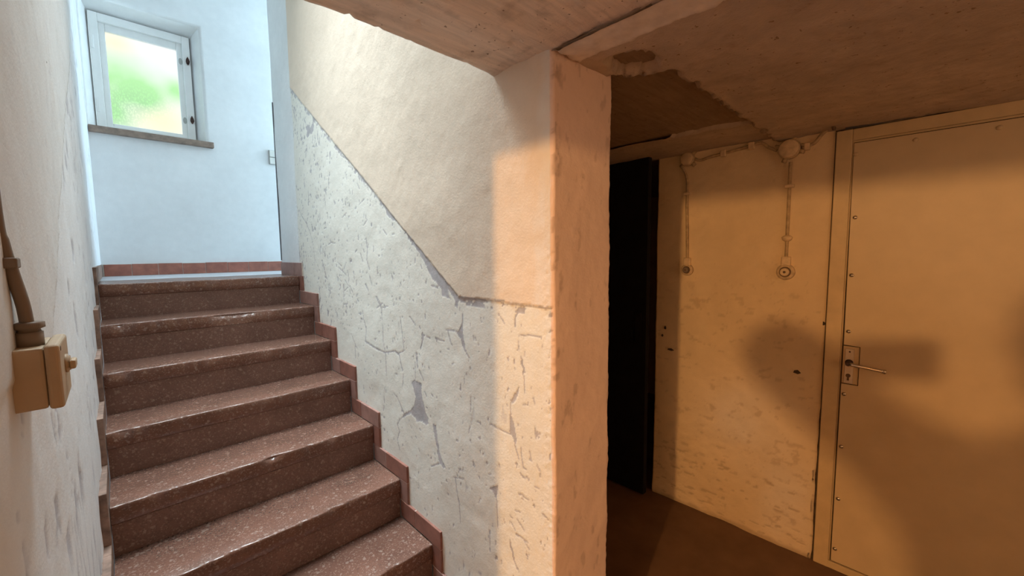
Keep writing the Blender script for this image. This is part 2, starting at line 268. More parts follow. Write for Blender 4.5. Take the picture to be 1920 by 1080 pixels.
CRACKS=[(4,[(-.247,2.393),(-.275,2.353)]),
(3,[(-.222,2.348),(-.257,2.289)]),
(3,[(-.213,2.345),(-.235,2.317)]),
(6,[(-.706,2.075),(-.746,2.036),(-.811,2.008)]),
(5,[(-.225,2.147),(-.212,2.120)]),
(4,[(-.175,2.226),(-.168,2.204)]),
(4,[(-.450,2.166),(-.461,2.137)]),
(3,[(-.476,2.080),(-.472,2.054)]),
(3,[(-.170,2.027),(-.165,1.945)]),
(8,[(-.909,1.944),(-.959,1.895),(-1.010,1.866),(-1.067,1.823)]),
(5,[(-.064,2.452),(-.064,2.428)]),
(4,[(-.055,2.400),(-.054,2.374)]),
(5,[(-.149,2.395),(-.153,2.365)]),
(5,[(-.155,2.324),(-.140,2.286)]),
(6,[(-.037,2.302),(-.046,2.294)]),
(4,[(-.009,1.976),(-.025,1.956)]),
(5,[(-.127,2.482),(-.192,2.436)]),
(6,[(-.232,2.408),(-.310,2.355)]),
(4,[(-.780,1.949),(-.800,1.908)]),
(4,[(-.491,2.024),(-.487,2.022)]),
(4,[(-.819,1.973),(-.853,1.962)]),
(3,[(-.338,2.160),(-.385,2.149)]),
(4,[(-.475,2.235),(-.502,2.213)]),
(3,[(-.990,1.877),(-1.067,1.822)]),
(4,[(-1.067,1.822),(-1.140,1.770)]),
(9,[(-1.140,1.770),(-1.193,1.731),(-1.209,1.708)]),
(3,[(-1.067,1.818),(-1.050,1.804)]),
(3.5,[(-.041,1.822),(-.082,1.782),(-.158,1.734),(-.212,1.677),(-.247,1.622),(-.267,1.562),(-.267,1.473)]),
(2.5,[(-.224,1.919),(-.223,1.860)]),
(2.5,[(-.484,1.867),(-.495,1.785)]),
(5,[(-.519,1.766),(-.518,1.734)]),
(7,[(-.985,1.609),(-.991,1.553),(-.981,1.506),(-1.004,1.464)]),
(6,[(-.913,1.539),(-.937,1.501)]),
(7,[(-.948,1.558),(-.958,1.544)]),
(6,[(-.934,1.582),(-.936,1.568)]),
(7,[(-.899,1.627),(-.897,1.602)]),
(6,[(-.786,1.510),(-.792,1.485)]),
(3,[(-.622,1.493),(-.673,1.473)]),
(2.5,[(-.741,1.494),(-.705,1.458)]),
(7,[(-.415,1.480),(-.429,1.441),(-.443,1.401)]),
(3,[(-.387,1.618),(-.400,1.537)]),
(3,[(-.749,1.453),(-.768,1.397)]),
(3,[(-.632,1.467),(-.733,1.427)]),
(5,[(-.856,1.545),(-.869,1.554)]),
(3,[(-.976,1.735),(-.968,1.708)]),
(2.5,[(-1.004,1.696),(-.965,1.673)]),
(2.5,[(-.925,1.777),(-.982,1.795)]),
(4,[(-1.158,1.643),(-1.193,1.619)]),
(3,[(-1.055,1.570),(-1.055,1.547)]),
(5,[(-1.001,1.435),(-1.028,1.385)]),
(5,[(-.954,1.391),(-.974,1.372)]),
(7,[(-.853,1.401),(-.850,1.376)]),
(4,[(-.711,1.400),(-.752,1.371)]),
(4,[(-.913,1.877),(-.933,1.851)]),
(4,[(-.824,1.857),(-.828,1.835)]),
(4,[(-.571,1.863),(-.583,1.851)]),
(2.5,[(-.716,1.726),(-.769,1.747)]),
(5,[(-.483,1.531),(-.488,1.509)]),
(4,[(-.638,1.403),(-.651,1.392)]),
(4,[(-.459,1.571),(-.458,1.565)]),
(6,[(-.155,1.658),(-.164,1.655)]),
(4,[(-.459,1.682),(-.482,1.687)]),
(4,[(-.955,1.690),(-.961,1.695)]),
(3,[(-.506,1.592),(-.551,1.602),(-.607,1.595)]),
(5,[(-.020,1.980),(-.027,1.967)]),
(4,[(-.162,1.980),(-.175,1.949)]),
(7,[(-1.716,1.375),(-1.761,1.377),(-1.825,1.378)]),
(4,[(-1.464,1.490),(-1.470,1.475)]),
(6,[(-1.425,1.517),(-1.420,1.498)]),
(6,[(-1.537,1.412),(-1.577,1.406)]),
(4,[(-1.063,1.335),(-1.109,1.285)]),
(3,[(-1.162,1.640),(-1.188,1.621)]),
(2.5,[(-1.288,1.667),(-1.350,1.629)]),
(3,[(-1.241,1.619),(-1.263,1.618)]),
(5,[(-1.068,1.336),(-1.096,1.313),(-1.114,1.287)]),
(3.5,[(-1.114,1.287),(-1.118,1.223),(-1.121,1.135),(-1.140,1.078),(-1.138,.994)]),
(5,[(-.912,1.254),(-.924,1.205)]),
(8,[(-.924,1.205),(-.948,1.169),(-.936,1.103)]),
(10,[(-.936,1.103),(-1.016,1.091),(-1.077,1.084)]),
(6,[(-1.077,1.084),(-1.136,1.082)]),
(6,[(-1.136,1.082),(-1.230,1.105)]),
(9,[(-1.230,1.105),(-1.264,1.091)]),
(6,[(-1.264,1.091),(-1.286,1.029)]),
(4,[(-1.309,1.120),(-1.247,1.094)]),
(3.5,[(-1.285,1.263),(-1.297,1.192),(-1.307,1.120)]),
(7,[(-1.363,1.272),(-1.405,1.243)]),
(8,[(-1.459,1.218),(-1.462,1.194)]),
(5,[(-1.462,1.194),(-1.441,1.150)]),
(7,[(-1.405,1.128),(-1.413,1.067)]),
(3.5,[(-.755,1.118),(-.827,1.050)]),
(2.5,[(-.827,1.050),(-.804,1.062),(-.801,.994)]),
(5,[(-1.000,1.433),(-1.027,1.387)]),
(6,[(-.952,1.389),(-.982,1.361)]),
(3.5,[(-.694,1.376),(-.682,1.275)]),
(2.5,[(-.682,1.275),(-.666,1.247)]),
(4,[(-.770,1.370),(-.803,1.341)]),
(6,[(-.412,1.467),(-.442,1.404)]),
(3,[(-.690,1.339),(-.744,1.363)]),
(3,[(-.681,1.269),(-.734,1.276)]),
(2.5,[(-.566,1.221),(-.596,1.180)]),
(4,[(-1.125,1.310),(-1.064,1.282)]),
(2.5,[(-1.114,1.287),(-1.181,1.302)]),
(5,[(-.854,1.309),(-.865,1.299)]),
(4,[(-1.726,1.321),(-1.725,1.290),(-1.716,1.263)]),
(4.5,[(-1.747,1.180),(-1.761,1.167)]),
(4,[(-1.621,1.251),(-1.660,1.253),(-1.690,1.253)]),
(5,[(-1.634,1.243),(-1.647,1.211),(-1.657,1.196)]),
(5,[(-1.548,1.208),(-1.607,1.205)]),
(5,[(-1.488,1.207),(-1.513,1.202)]),
(4,[(-1.786,1.250),(-1.788,1.238)]),
(3,[(-1.795,1.246),(-1.799,1.237)]),
(3.5,[(-1.414,1.124),(-1.414,1.065)]),
(2.5,[(-1.430,1.049),(-1.455,1.025)]),
(5,[(-1.629,1.178),(-1.637,1.181)]),
(3,[(-1.655,1.126),(-1.666,1.131)]),
(10,[(-1.723,1.375),(-1.792,1.377),(-1.861,1.377)]),
(7,[(-1.905,1.382),(-1.946,1.385)]),
(3,[(-1.917,1.340),(-1.945,1.312)]),
(3,[(-1.709,1.339),(-1.711,1.329)]),
(3,[(-1.254,.801),(-1.229,.766),(-1.245,.738),(-1.224,.695),(-1.239,.653)]),
(4,[(-1.229,.899),(-1.262,.866),(-1.291,.836)]),
(4,[(-1.271,1.060),(-1.291,1.029)]),
(3,[(-1.294,1.012),(-1.286,.957)]),
(2.5,[(-1.138,1.035),(-1.145,.948)]),
(2.5,[(-1.113,.908),(-1.107,.835)]),
(3,[(-1.396,1.084),(-1.395,1.012)]),
(3,[(-1.429,1.057),(-1.457,1.021)]),
(4,[(-1.415,1.075),(-1.418,1.071)]),
(6,[(-1.512,.978),(-1.522,.972)]),
(6,[(-1.500,.883),(-1.502,.882)]),
(4,[(-1.462,.977),(-1.475,.960)]),
(3,[(-1.762,1.028),(-1.760,.974)]),
(4,[(-1.755,.919),(-1.749,.895)]),
(8,[(-1.771,.793),(-1.774,.785)]),
(5,[(-1.497,.673),(-1.555,.707)]),
(5,[(-1.342,.796),(-1.350,.789)]),
(5,[(-1.347,.745),(-1.351,.741)]),
(5,[(-1.380,.760),(-1.388,.754)]),
(5,[(-1.473,.914),(-1.480,.912)]),
(5,[(-1.414,.805),(-1.422,.799)]),
(4,[(-1.401,.715),(-1.409,.704)]),
(2.5,[(-1.203,.906),(-1.238,.892)]),
(3.5,[(-1.666,.691),(-1.677,.623)]),
(6,[(-1.680,.620),(-1.686,.597)]),
(2.5,[(-1.686,.593),(-1.690,.526)]),
(7,[(-1.773,.795),(-1.778,.781)]),
(3,[(-1.652,.690),(-1.716,.710)]),
(2.5,[(-1.894,.704),(-1.897,.609)]),
(2,[(-1.855,.582),(-1.856,.505)]),
(4,[(-1.857,.781),(-1.866,.788)]),
(4,[(-1.870,.613),(-1.871,.610)]),
(4,[(-1.834,.536),(-1.835,.534)]),
(3,[(-1.713,.433),(-1.715,.429)]),
(3,[(-1.759,.445),(-1.760,.442)]),
(4,[(-1.757,.383),(-1.806,.387)]),
(5,[(-1.737,.354),(-1.733,.339)]),
(4,[(-1.989,.685),(-2.020,.664)]),
(5,[(-1.991,.634),(-2.034,.631)]),
(3,[(-2.015,.632),(-2.041,.612)]),
(4,[(-1.982,.711),(-2.002,.715)]),
(3.5,[(-1.998,.772),(-2.008,.777),(-2.040,.773)]),
(5,[(-2.006,.847),(-2.013,.838),(-2.030,.839)]),
(3.5,[(-2.014,.896),(-2.018,.870),(-2.032,.868)]),
(2.5,[(-1.962,.660),(-1.979,.643)]),
(3,[(-2.077,.899),(-2.090,.884),(-2.090,.867)]),
(3,[(-2.098,.755),(-2.119,.748)]),
(5,[(-2.100,.645),(-2.102,.643)]),
(4,[(-2.046,.906),(-2.052,.905)]),
(5,[(-1.957,.682),(-1.967,.679)]),
(4,[(-1.908,.835),(-1.910,.830)]),
(4,[(-2.068,.827),(-2.084,.829)]),
(5,[(-2.019,1.374),(-2.009,1.357),(-1.993,1.338),(-1.992,1.309)]),
(2.5,[(-2.005,1.266),(-2.006,1.237)]),
(2.5,[(-2.027,1.163),(-2.029,1.110)]),
(3,[(-2.008,1.284),(-2.064,1.292),(-2.095,1.290)]),
(3,[(-1.965,1.063),(-1.965,1.032)]),
(4,[(-1.986,.925),(-1.999,.889)]),
(3,[(-1.866,.961),(-1.913,.959),(-1.958,.957)]),
(5,[(-2.022,1.071),(-2.032,1.074)]),
(3.5,[(-2.010,.929),(-2.013,.891)]),
(4,[(-2.071,1.013),(-2.074,.980)]),
(3,[(-2.065,1.104),(-2.071,1.086)]),
(7,[(-2.095,1.378),(-2.142,1.376)]),
(4,[(-2.128,1.309),(-2.133,1.315)]),
(3,[(-2.047,.932),(-2.054,.904)]),
(4,[(-2.139,1.371),(-2.143,1.336)]),
(3,[(-1.986,1.379),(-2.095,1.378)])]
PATCHES=[[(-.240,2.293),(-.300,2.291),(-.325,2.269),(-.365,2.284),(-.383,2.267),(-.370,2.247),(-.340,2.227),(-.309,2.244),(-.272,2.225),(-.244,2.235),(-.261,2.260)],
[(-1.162,1.757),(-1.201,1.728),(-1.268,1.689),(-1.292,1.667),(-1.229,1.688),(-1.195,1.709),(-1.187,1.733)],
[(-1.350,1.629),(-1.410,1.593),(-1.460,1.552),(-1.508,1.521),(-1.548,1.491),(-1.611,1.445),(-1.671,1.404),(-1.702,1.379),(-1.716,1.375),(-1.704,1.360),(-1.695,1.341),(-1.677,1.345),(-1.687,1.362),(-1.664,1.386),(-1.640,1.399),(-1.657,1.363),(-1.608,1.378),(-1.596,1.403),(-1.545,1.435),(-1.519,1.464),(-1.493,1.494),(-1.466,1.525),(-1.431,1.553),(-1.394,1.581)],
[(-1.725,1.286),(-1.729,1.249),(-1.737,1.199),(-1.747,1.180),(-1.732,1.189),(-1.717,1.209),(-1.710,1.230),(-1.689,1.247),(-1.708,1.265)],
[(-1.449,1.214),(-1.475,1.207),(-1.458,1.190),(-1.443,1.162),(-1.451,1.189)],
[(-1.383,1.007),(-1.441,1.003),(-1.438,.959),(-1.452,.929),(-1.464,.891),(-1.484,.847),(-1.461,.832),(-1.436,.841),(-1.392,.828),(-1.385,.843),(-1.346,.849),(-1.294,.826),(-1.254,.801),(-1.290,.834),(-1.347,.867),(-1.376,.893),(-1.391,.939),(-1.377,.970),(-1.363,.992)],
[(-1.513,.860),(-1.541,.857),(-1.546,.810),(-1.561,.758),(-1.583,.726),(-1.611,.705),(-1.582,.701),(-1.555,.716),(-1.541,.771),(-1.525,.819)],
[(-1.850,.733),(-1.868,.744),(-1.901,.764),(-1.898,.740),(-1.894,.704),(-1.884,.722),(-1.867,.733)],
[(-1.950,.606),(-1.965,.572),(-1.975,.536),(-1.994,.506),(-1.982,.510),(-1.967,.536),(-1.955,.570)],
[(-2.009,1.221),(-2.024,1.206),(-2.030,1.183),(-2.023,1.162),(-2.020,1.181)],
[(-2.009,1.120),(-1.999,1.092),(-1.970,1.059),(-1.965,1.073),(-1.985,1.096)],
[(-1.966,1.035),(-1.983,.991),(-1.993,.948),(-1.986,.925),(-1.976,.948),(-1.958,.963),(-1.960,1.000)]]
# ------------------------------------------------------------------ wear masks
def segdist(Y,Z,a,b):
    ax,ay=a;bx,by=b;dx,dy=bx-ax,by-ay;L=dx*dx+dy*dy+1e-12
    t=np.clip(((Y-ax)*dx+(Z-ay)*dy)/L,0,1); return np.hypot(Y-ax-t*dx,Z-ay-t*dy)
def inside(Y,Z,p):
    r=np.zeros(Y.shape,bool); n=len(p)
    for i in range(n):
        (x1,y1),(x2,y2)=p[i],p[(i+1)%n]
        if y1==y2: continue
        r^=((y1>Z)!=(y2>Z))&(Y<(x2-x1)*(Z-y1)/(y2-y1)+x1)
    return r
def dado(y):
    return np.where(y>-1.705,2.571+.705*(y+.017),1.379)
def peel_mask(ys,zs):
    Y,Z=np.meshgrid(ys,zs,indexing='ij'); R=np.zeros(Y.shape)
    wob=(fbm(Y*170,Z*170,3,3)-.5)
    for w,pts in CRACKS:
        hw=w*.00050
        for a,b in zip(pts,pts[1:]):
            i0,i1=np.searchsorted(ys,[min(a[0],b[0])-.03,max(a[0],b[0])+.03]); j0,j1=np.searchsorted(zs,[min(a[1],b[1])-.03,max(a[1],b[1])+.03])
            if i1<=i0 or j1<=j0: continue
            s=(slice(i0,i1),slice(j0,j1)); d=segdist(Y[s],Z[s],a,b)+wob[s]*(.002+hw*1.2)
            R[s]=np.maximum(R[s],1-smooth(hw*.6,hw*.6+.0030,d))
    wy=Y+(fbm(Y*60,Z*60,11,3)-.5)*.012; wz=Z+(fbm(Y*60,Z*60,12,3)-.5)*.012
    for p in PATCHES:
        R=np.maximum(R,inside(wy,wz,p)*1.0)
    dd=dado(Y)-Z                                   # distance below the coat line
    low=smooth(-.002,.002,dd+(fbm(Y*50,Z*50,21,3)-.5)*.012)
    e=fbm(Y*45,Z*45,31,4)
    R=np.maximum(R,(dd>0)*(dd<.028)*smooth(.56,.60,e)*low)
    R=np.maximum(R,(1-smooth(.001,.0045,np.abs(dd+(e-.5)*.006)))*smooth(.40,.55,fbm(Y*9,Z*9,33,2)))
    # small upright flakes, thick on the upper third of the flight
    fl=fbm(Y*70,Z*38,41,4)-.5; den=smooth(.40,.62,fbm(Y*5,Z*5,43,3))
    far=smooth(-1.5,-.2,Y)
    th=.262-.095*den*far-.03*far
    R=np.maximum(R,smooth(th,th+.03,fl)*low*(Y<.02))
    t2=fbm(Y*30,Z*9,45,4)-.5
    R=np.maximum(R,.4*smooth(.31,.34,t2)*low)
    return np.clip(R,0,1),low,Y,Z
# ------------------------------------------------------------------ wall between stairs and corridor (its end is the pillar)
YE=-2.144; TH=.281
ys=np.concatenate([np.arange(.40,-1.15,-.0065),np.arange(-1.15,YE+.008,-.0035)])
zs=np.concatenate([np.arange(-.02,.4,.012),np.arange(.4,2.66,.0045),np.arange(2.66,3.95,.02)])
ysr=ys[::-1]; R,low,_,_=peel_mask(ysr,zs); R=R[::-1];low=low[::-1]; Y,Z=np.meshgrid(ys,zs,indexing='ij')
n1=len(ys); nz=len(zs)
rag=(fbm(zs*55,zs*0+3,71,4)-.5)*.012+(fbm(zs*11,zs*0+9,72,3)-.5)*.016
disp=(fbm(Y*3,Z*3,51,4)-.5)*.010+(fbm(Y*25,Z*25,53,3)-.5)*.0010+(1-low)*.0022*(Y<0)-R*.0008*(low>.5)
near=smooth(YE+.06,YE,Y); disp=disp-near*(fbm(Y*70,Z*70,54,3))*.003
F=np.stack([-disp,Y,Z],-1)
colF=np.zeros((n1,nz,3)); colF[...,0]=R; colF[...,1]=low
white=smooth(-.004,.002,Y+(fbm(Y*20,Z*20,56,2)-.5)*.006); colF[...,2]=white*1.0
colF[...,0]=np.where(Y>0,colF[...,0]*.25*(Z<2.6),colF[...,0])
dust=smooth(-2.075,-2.125,Y+(fbm(Y*14,Z*7,57,3)-.5)*.09); colF[...,2]=np.maximum(colF[...,2],dust*.45)
# end face
xs=np.concatenate([[.002,.005,.009],np.arange(.014,TH-.012,.006),[TH-.009,TH-.005,TH-.002]])
X,Z2=np.meshgrid(xs,zs,indexing='ij')
e0=np.clip(1-X/.006,0,1)**2; e1=np.clip(1-(TH-X)/.006,0,1)**2
dsp=(fbm(X*4+9,Z2*4,61,4)-.5)*.010+(fbm(X*45,Z2*45,62,3)-.5)*.0015
Eg=np.stack([X+rag[None,:]*e1*1.6-0.0*e0,YE-dsp+e0*(.004+np.abs(fbm(X*0+1,Z2*60,63,3)-.5)*.03)+e1*.004,Z2],-1)
Eg[...,0]=Eg[...,0]*(1)+0
colE=np.zeros((len(xs),nz,3))
colE[...,0]=np.clip(smooth(.58,.66,fbm(X*60,Z2*28,65,4))*.5*smooth(.045,.0,X)+.35*smooth(.70,.76,fbm(X*40+5,Z2*16,66,4)),0,1)
colE[...,2]=.12
xb=np.full((1,nz),TH)
B1=np.stack([xb+rag*1.6,np.full((1,nz),YE+.02),zs[None]],-1); B1b=np.stack([xb+rag*.4,np.full((1,nz),YE+.06),zs[None]],-1); B2=np.stack([xb,np.full((1,nz),.40),zs[None]],-1)
PP=np.concatenate([F,Eg,B1,B1b,B2]); CC=np.concatenate([colF,colE,np.zeros((3,nz,3))])
me=grid_mesh('wall_middle',PP,CC,closed=True,flip=True)
structure(link('wall_middle',me,M['stair_plaster'],None,True),'cream plastered wall with peeling lower coat, dividing stairs from cellar corridor')
wm=bpy.data.objects['wall_middle']
me.materials.append(M['pillar_plaster']); mi=np.zeros(len(me.polygons),np.int32); mi[(n1-1)*(nz-1):(n1+len(xs)+1)*(nz-1)]=1; me.polygons.foreach_set('material_index',mi)
box('corner_edge',(-.006,.392,1.50),(.004,.404,2.60),M['bead'],wm)
for k,(y,z,r) in enumerate([(-2.05,1.93,.004),(-1.95,1.27,.004)]): pass
# ------------------------------------------------------------------ left wall, tapering, with a rounded end at the lamp room doorway
ys=np.concatenate([[1.30],np.arange(1.16,-2.145,-.012)]); zs=np.concatenate([np.arange(-.02,1.0,.05),np.arange(1.0,2.7,.007),np.arange(2.7,3.95,.03)])
nz=len(zs)
def xw(y): return np.interp(y,[-2.3,-.9,1.2],[-.966,-.950,-.936])
Y,Z=np.meshgrid(ys,zs,indexing='ij')
dd=dado(Y)-Z; low=smooth(-.003,.003,dd+(fbm(Y*20,Z*20,81,3)-.5)*.02)
fl=fbm(Y*26,Z*9,82,5)-.5; vein=np.abs(fbm(Y*7,Z*2.6,83,4)-.5)
R=np.clip(smooth(.15,.22,fl)*.9+(1-smooth(.004,.014,vein))*.8*smooth(.45,.6,fbm(Y*3,Z*3,84,2)),0,1)*low
R=np.maximum(R,smooth(.245,.27,fl)*(1-low)*.25)
disp=(fbm(Y*2.2,Z*1.4,85,4)-.5)*.016+(fbm(Y*14,Z*6,86,3)-.5)*.004+(1-low)*.003-R*.002
disp=disp*smooth(1.16,1.0,Y)
P0=np.stack([xw(Y)+disp,Y,Z],-1); c0=np.zeros(Y.shape+(3,)); c0[...,0]=R; c0[...,1]=low*.8; c0[...,2]=smooth(-.3,.3,Y)*.6
arc=[]
for k in range(1,9):
    t=k/8*math.pi/2; rr=.130
    arc.append(np.stack([np.full(nz,-.966-rr+rr*math.cos(t))+disp[-1]*(1-k/8),np.full(nz,-2.15-rr*math.sin(t))+(fbm(zs*6,zs*0,87,3)-.5)*.006,zs],-1))
arc.append(np.stack([np.full(nz,-1.14),np.full(nz,-2.282),zs],-1)); arc.append(np.stack([np.full(nz,-1.14),np.full(nz,1.3),zs],-1))
A=np.stack(arc); PP=np.concatenate([P0,A]); CC=np.concatenate([c0,np.zeros(A.shape)])
me=grid_mesh('wall_left',PP,CC,closed=True,flip=False)
wl=structure(link('wall_left',me,M['left_plaster'],None,True),'whitewashed wall on the left of the stairs, with flaking paint')
for y,z in ((-1.72,1.70),(-1.30,2.02)): adopt(wl,lathe('nail_head',(float(xw(y))-.004,y,z),(1,0,0),[(0,.004),(.006,.004),(.008,.002)],M['gap'],None,10))
structure(box('wall_left_lintel',(-1.14,-3.40,1.845),(-.966,-2.20,2.4),M['room']))
structure(box('wall_left_rear',(-1.14,-5.0,0),(-.966,-3.40,2.4),M['room']))
# ------------------------------------------------------------------ stairs
G=.2514; H=.175; XL=-.928; XR=-.013
def tile_mats(side): return [M['tile'],M['tile_pale']] if side>0 else [M['tile_dull'],M['tile_dull']]
st=empty('staircase',((XL+XR)/2,-1.76,0)); structure(st,'straight flight of worn brown terrazzo steps rising to the landing window')
def slab(name,y0,z0,depth,chips,seed,back_y):
    """tread slab with a worn, chipped nosing along x; y0,z0 is the nose"""
    n=92; t=.063; xs=np.linspace(XL-.003,XR,n); prof=[]
    ch=np.zeros(n)
    for cx,w,a in chips: ch+=a*np.exp(-((xs-cx)/w)**2)*(.5+fbm(xs*60,xs*0+seed,seed,3))
    ch+=np.clip(fbm(xs*45,xs*0,seed+5,4)-.52,0,1)*.03
    wav=(fbm(xs*5,xs*0,seed+9,3)-.5)*.004
    rows=[(back_y,0,0),(y0+.05,0,0),(y0+.018,.0001,.15),(y0+.007,.0004,.45),(y0+.0022,.0012,.9),(y0+.0004,.0035,1.),(y0,.012,.8),(y0,.034,.5),(y0+.0005,t-.003,.35),(y0+.003,t,.2),(y0+.03,t,0),(back_y,t,0)]
    P=np.zeros((len(rows),n,3))
    for k,(y,dz,w) in enumerate(rows):
        P[k,:,0]=xs; P[k,:,1]=y+ch*w; P[k,:,2]=z0-dz-(ch*.6*w if k<6 else 0)+wav*(1 if k<9 else .6)
        if 5<k<10: P[k,:,1]+= (fbm(xs*70,xs*0+k*3,seed+k,3)-.5)*.002
    return grid_mesh(name,P,closed=True,flip=False)
chips=[[(-.6,.03,.004)],[(-.45,.07,.016),(-.34,.09,.012),(-.86,.05,.008)],[(-.88,.03,.008),(-.35,.02,.004)],[(-.55,.03,.006),(-.9,.02,.008)],[(-.46,.025,.012),(-.2,.02,.005)],[(-.3,.03,.006),(-.6,.02,.005)],[(-.2,.02,.005)],[(-.5,.02,.004)]]
for i in range(8):
    y0=-G*i; z0=1.4-H*i
    yb=y0+G+.03 if i else .42
    o=link('tread',slab('tread',y0,z0,0,chips[i],100+7*i,yb),M['tread'],None,True)
    # flat caps at both ends
    r=box('riser',(XL-.003,y0+.0055,max(0,z0-H)-.004),(XR-.001,y0+.06,z0-.0635),M['riser'])
    adopt(st,o,r)
    if i==1: tag(o,'second tread from the top, its front edge broken out in the middle')
structure(box('floor_landing',(-1.0,.41,1.22),(2.25,1.30,1.4),M['landing']),'pale stone floor of the upper landing below the window')
# ------------------------------------------------------------------ stepped clay tile skirting
def skirting(name,side,label):
    root=structure(empty(name,((XR if side>0 else XL),-.9,1.0)),label)
    def tx(y):
        return (XR+.001,.004) if side>0 else (float(xw(y))-.006,XL-.003)
    def tile(y0,y1,z0,z1,m,pj=0):
        a,b=tx((y0+y1)/2); bm=bmesh.new()
        j=random.uniform(0,.0015)
        if side>0: add_box(bm,(a+.0008+j,y0,z0),(b,y1,z1),.0012,1)
        else: add_box(bm,(a,y0,z0),(b-.0008-j,y1,z1),.0012,1)
        adopt(root,link('tile',bm_mesh('tile',bm),m))
    def mortar(y0,y1,z0,z1):
        a,b=tx((y0+y1)/2)
        o=box('mortar',(a+.003,y0,z0),(b,y1,z1),M['grout']) if side>0 else box('mortar',(a,y0,z0),(b-.003,y1,z1),M['tile_dull'])
        adopt(root,o)
    g=.0012; mm=tile_mats(side)
    for i in range(1,9):
        zt=1.4-H*i; ya=-G*(i-1)+.004; yb=-G*i-.056; ym=-G*(i-1)-.115
        if i==8: yb=-G*7-.45
        tile(ym+g,ya,zt+.001,zt+.078,mm[i%2]); tile(yb,ym-g,zt+.001,zt+.078,mm[(i*7)%3%2])
        mortar(yb+.001,ya-.001,zt,zt+.0772)
        # upright piece in front of the nose above it
        y1=-G*(i-1)-.056
        tile(y1,ya+.03,zt+.080,1.4-H*(i-1)+.0,mm[(i+1)%2]); mortar(y1+.001,ya+.02,zt+.0772,1.4-H*(i-1))
    top=.40 if side>0 else 1.16
    yy=[-.056,.10,.25,.395] if side>0 else [-.056,.10,.25,.40,.55,.70,.85,1.0,1.155]
    for a,b in zip(yy,yy[1:]): tile(a+g,b-g,1.401,1.486,mm[1])
    mortar(-.055,top,1.40,1.485)
    return root
skirting('baseboard_right',1,'stepped red clay tile skirting along the right of the stairs')
skirting('baseboard_left',-1,'stepped red clay tile skirting along the left wall of the stairs')
bb=structure(empty('baseboard_back',(0,1.165,1.4)),'row of red clay skirting tiles below the landing window wall')
adopt(bb,box('mortar',(-.93,1.160,1.40),(2.2,1.172,1.484),M['grout']))
xt=-.925
for k in range(22):
    w=.143+random.uniform(-.006,.006)
    adopt(bb,box('tile',(xt+.0015,1.156+random.uniform(0,.001),1.402),(xt+w-.0015,1.171,1.485+random.uniform(-.002,.001)),M['tile_back'],None,.0012,1)); xt+=w
# ------------------------------------------------------------------ window wall, landing surroundings
def window_wall():
    bm=bmesh.new(); y=1.17
    O=[(-1.14,1.2),(2.3,1.2),(2.3,3.95),(-1.14,3.95)]
    Hf=[(-.932,2.425),(-.278,2.425),(-.278,3.300),(-.932,3.300)]
    Hm=[(-.890,2.430),(-.330,2.430),(-.330,3.240),(-.890,3.240)]
    V=lambda pts,yy:[bm.verts.new((a,yy,b)) for a,b in pts]
    o0,f0,m0,b0,o1,b1=V(O,y),V(Hf,y),V(Hm,y+.12),V(Hm,y+.22),V(O,y+.34),V(Hm,y+.34)
    edges=[]
    for a,b in ((o0,f0),(f0,m0),(m0,b0),(b0,b1),(b1,o1),(o1,o0)):
        for k in range(4): bm.faces.new((a[k],a[(k+1)%4],b[(k+1)%4],b[k]))
    bm.edges.ensure_lookup_table()
    be=[e for e in bm.edges if e.verts[0] in f0 and e.verts[1] in f0]
    bmesh.ops.bevel(bm,geom=be,offset=.016,segments=5,profile=.5,affect='EDGES')
    ob=link('wall_back',bm_mesh('wall_back',bm),M['white'])
    for p in ob.data.polygons: p.use_smooth=p.area<.02
    return ob
structure(window_wall(),'white plastered wall at the head of the stairs with a small window')
win=structure(empty('window_1',(-.61,1.28,2.44)),'small white casement with a single frosted pane')
def rim(name,x0,x1,z0,z1,wl_,wr,wb,wt,y0,y1,m,parent,bev=.003):
    bm=bmesh.new()
    add_box(bm,(x0,y0,z0),(x0+wl_,y1,z1),bev); add_box(bm,(x1-wr,y0,z0),(x1,y1,z1),bev)
    add_box(bm,(x0+wl_,y0,z0),(x1-wr,y1,z0+wb),bev); add_box(bm,(x0+wl_,y0,z1-wt),(x1-wr,y1,z1),bev)
    return link(name,bm_mesh(name,bm),m,parent)
wf=rim('window_frame',-.888,-.336,2.430,3.232,.047,.047,.040,.054,1.262,1.36,M['frame_white'],None)
sash=rim('sash',-.843,-.381,2.466,3.182,.036,.036,.028,.056,1.286,1.335,M['frame_white'],None,.005)
pane=box('pane',(-.809,1.305,2.492),(-.415,1.311,3.128),M['pane'])
adopt(win,wf,sash); adopt(win,pane)
pane.parent=sash; pane.matrix_parent_inverse=Matrix.Translation(-Vector(win.location)) if False else sash.matrix_world.inverted()
def latch(z):
    bm=bmesh.new(); pr=[(0,-.030),(.008,-.020),(.012,-.004),(.010,.012),(.004,.026),(0,.034)]
    pts=[(a,b) for a,b in pr]+[(-a,b) for a,b in pr[::-1][1:-1]]
    l=prism('window_latch',[(-.354+a,z-b) for a,b in [(q[0],-q[1]) for q in pts]],1,1.252,1.262,M['brass_dark'],None,.0015)
    kn=lathe('latch_knob',(-.352,1.252,z-.008),(0,-1,0),[(0,.005),(.012,.004),(.018,.009),(.024,.008),(.027,.002)],M['brass_dark'],None,14)
    pl=lathe('keeper_plate',(-.395,1.287,z-.004),(0,-1,0),[(0,.013),(.003,.012)],M['grey_plate'],None,18)
    for v in pl.data.vertices: v.co.z=(v.co.z-(z-.004))*2.0+z-.004
    adopt(win,l,pl); kn.parent=l; kn.matrix_parent_inverse=l.matrix_world.inverted()
latch(3.052); latch(2.606)
for z in (2.60,3.03):
    adopt(win,box('hinge',(-.884,1.258,z-.045),(-.868,1.264,z+.045),M['frame_white'],None,.002))
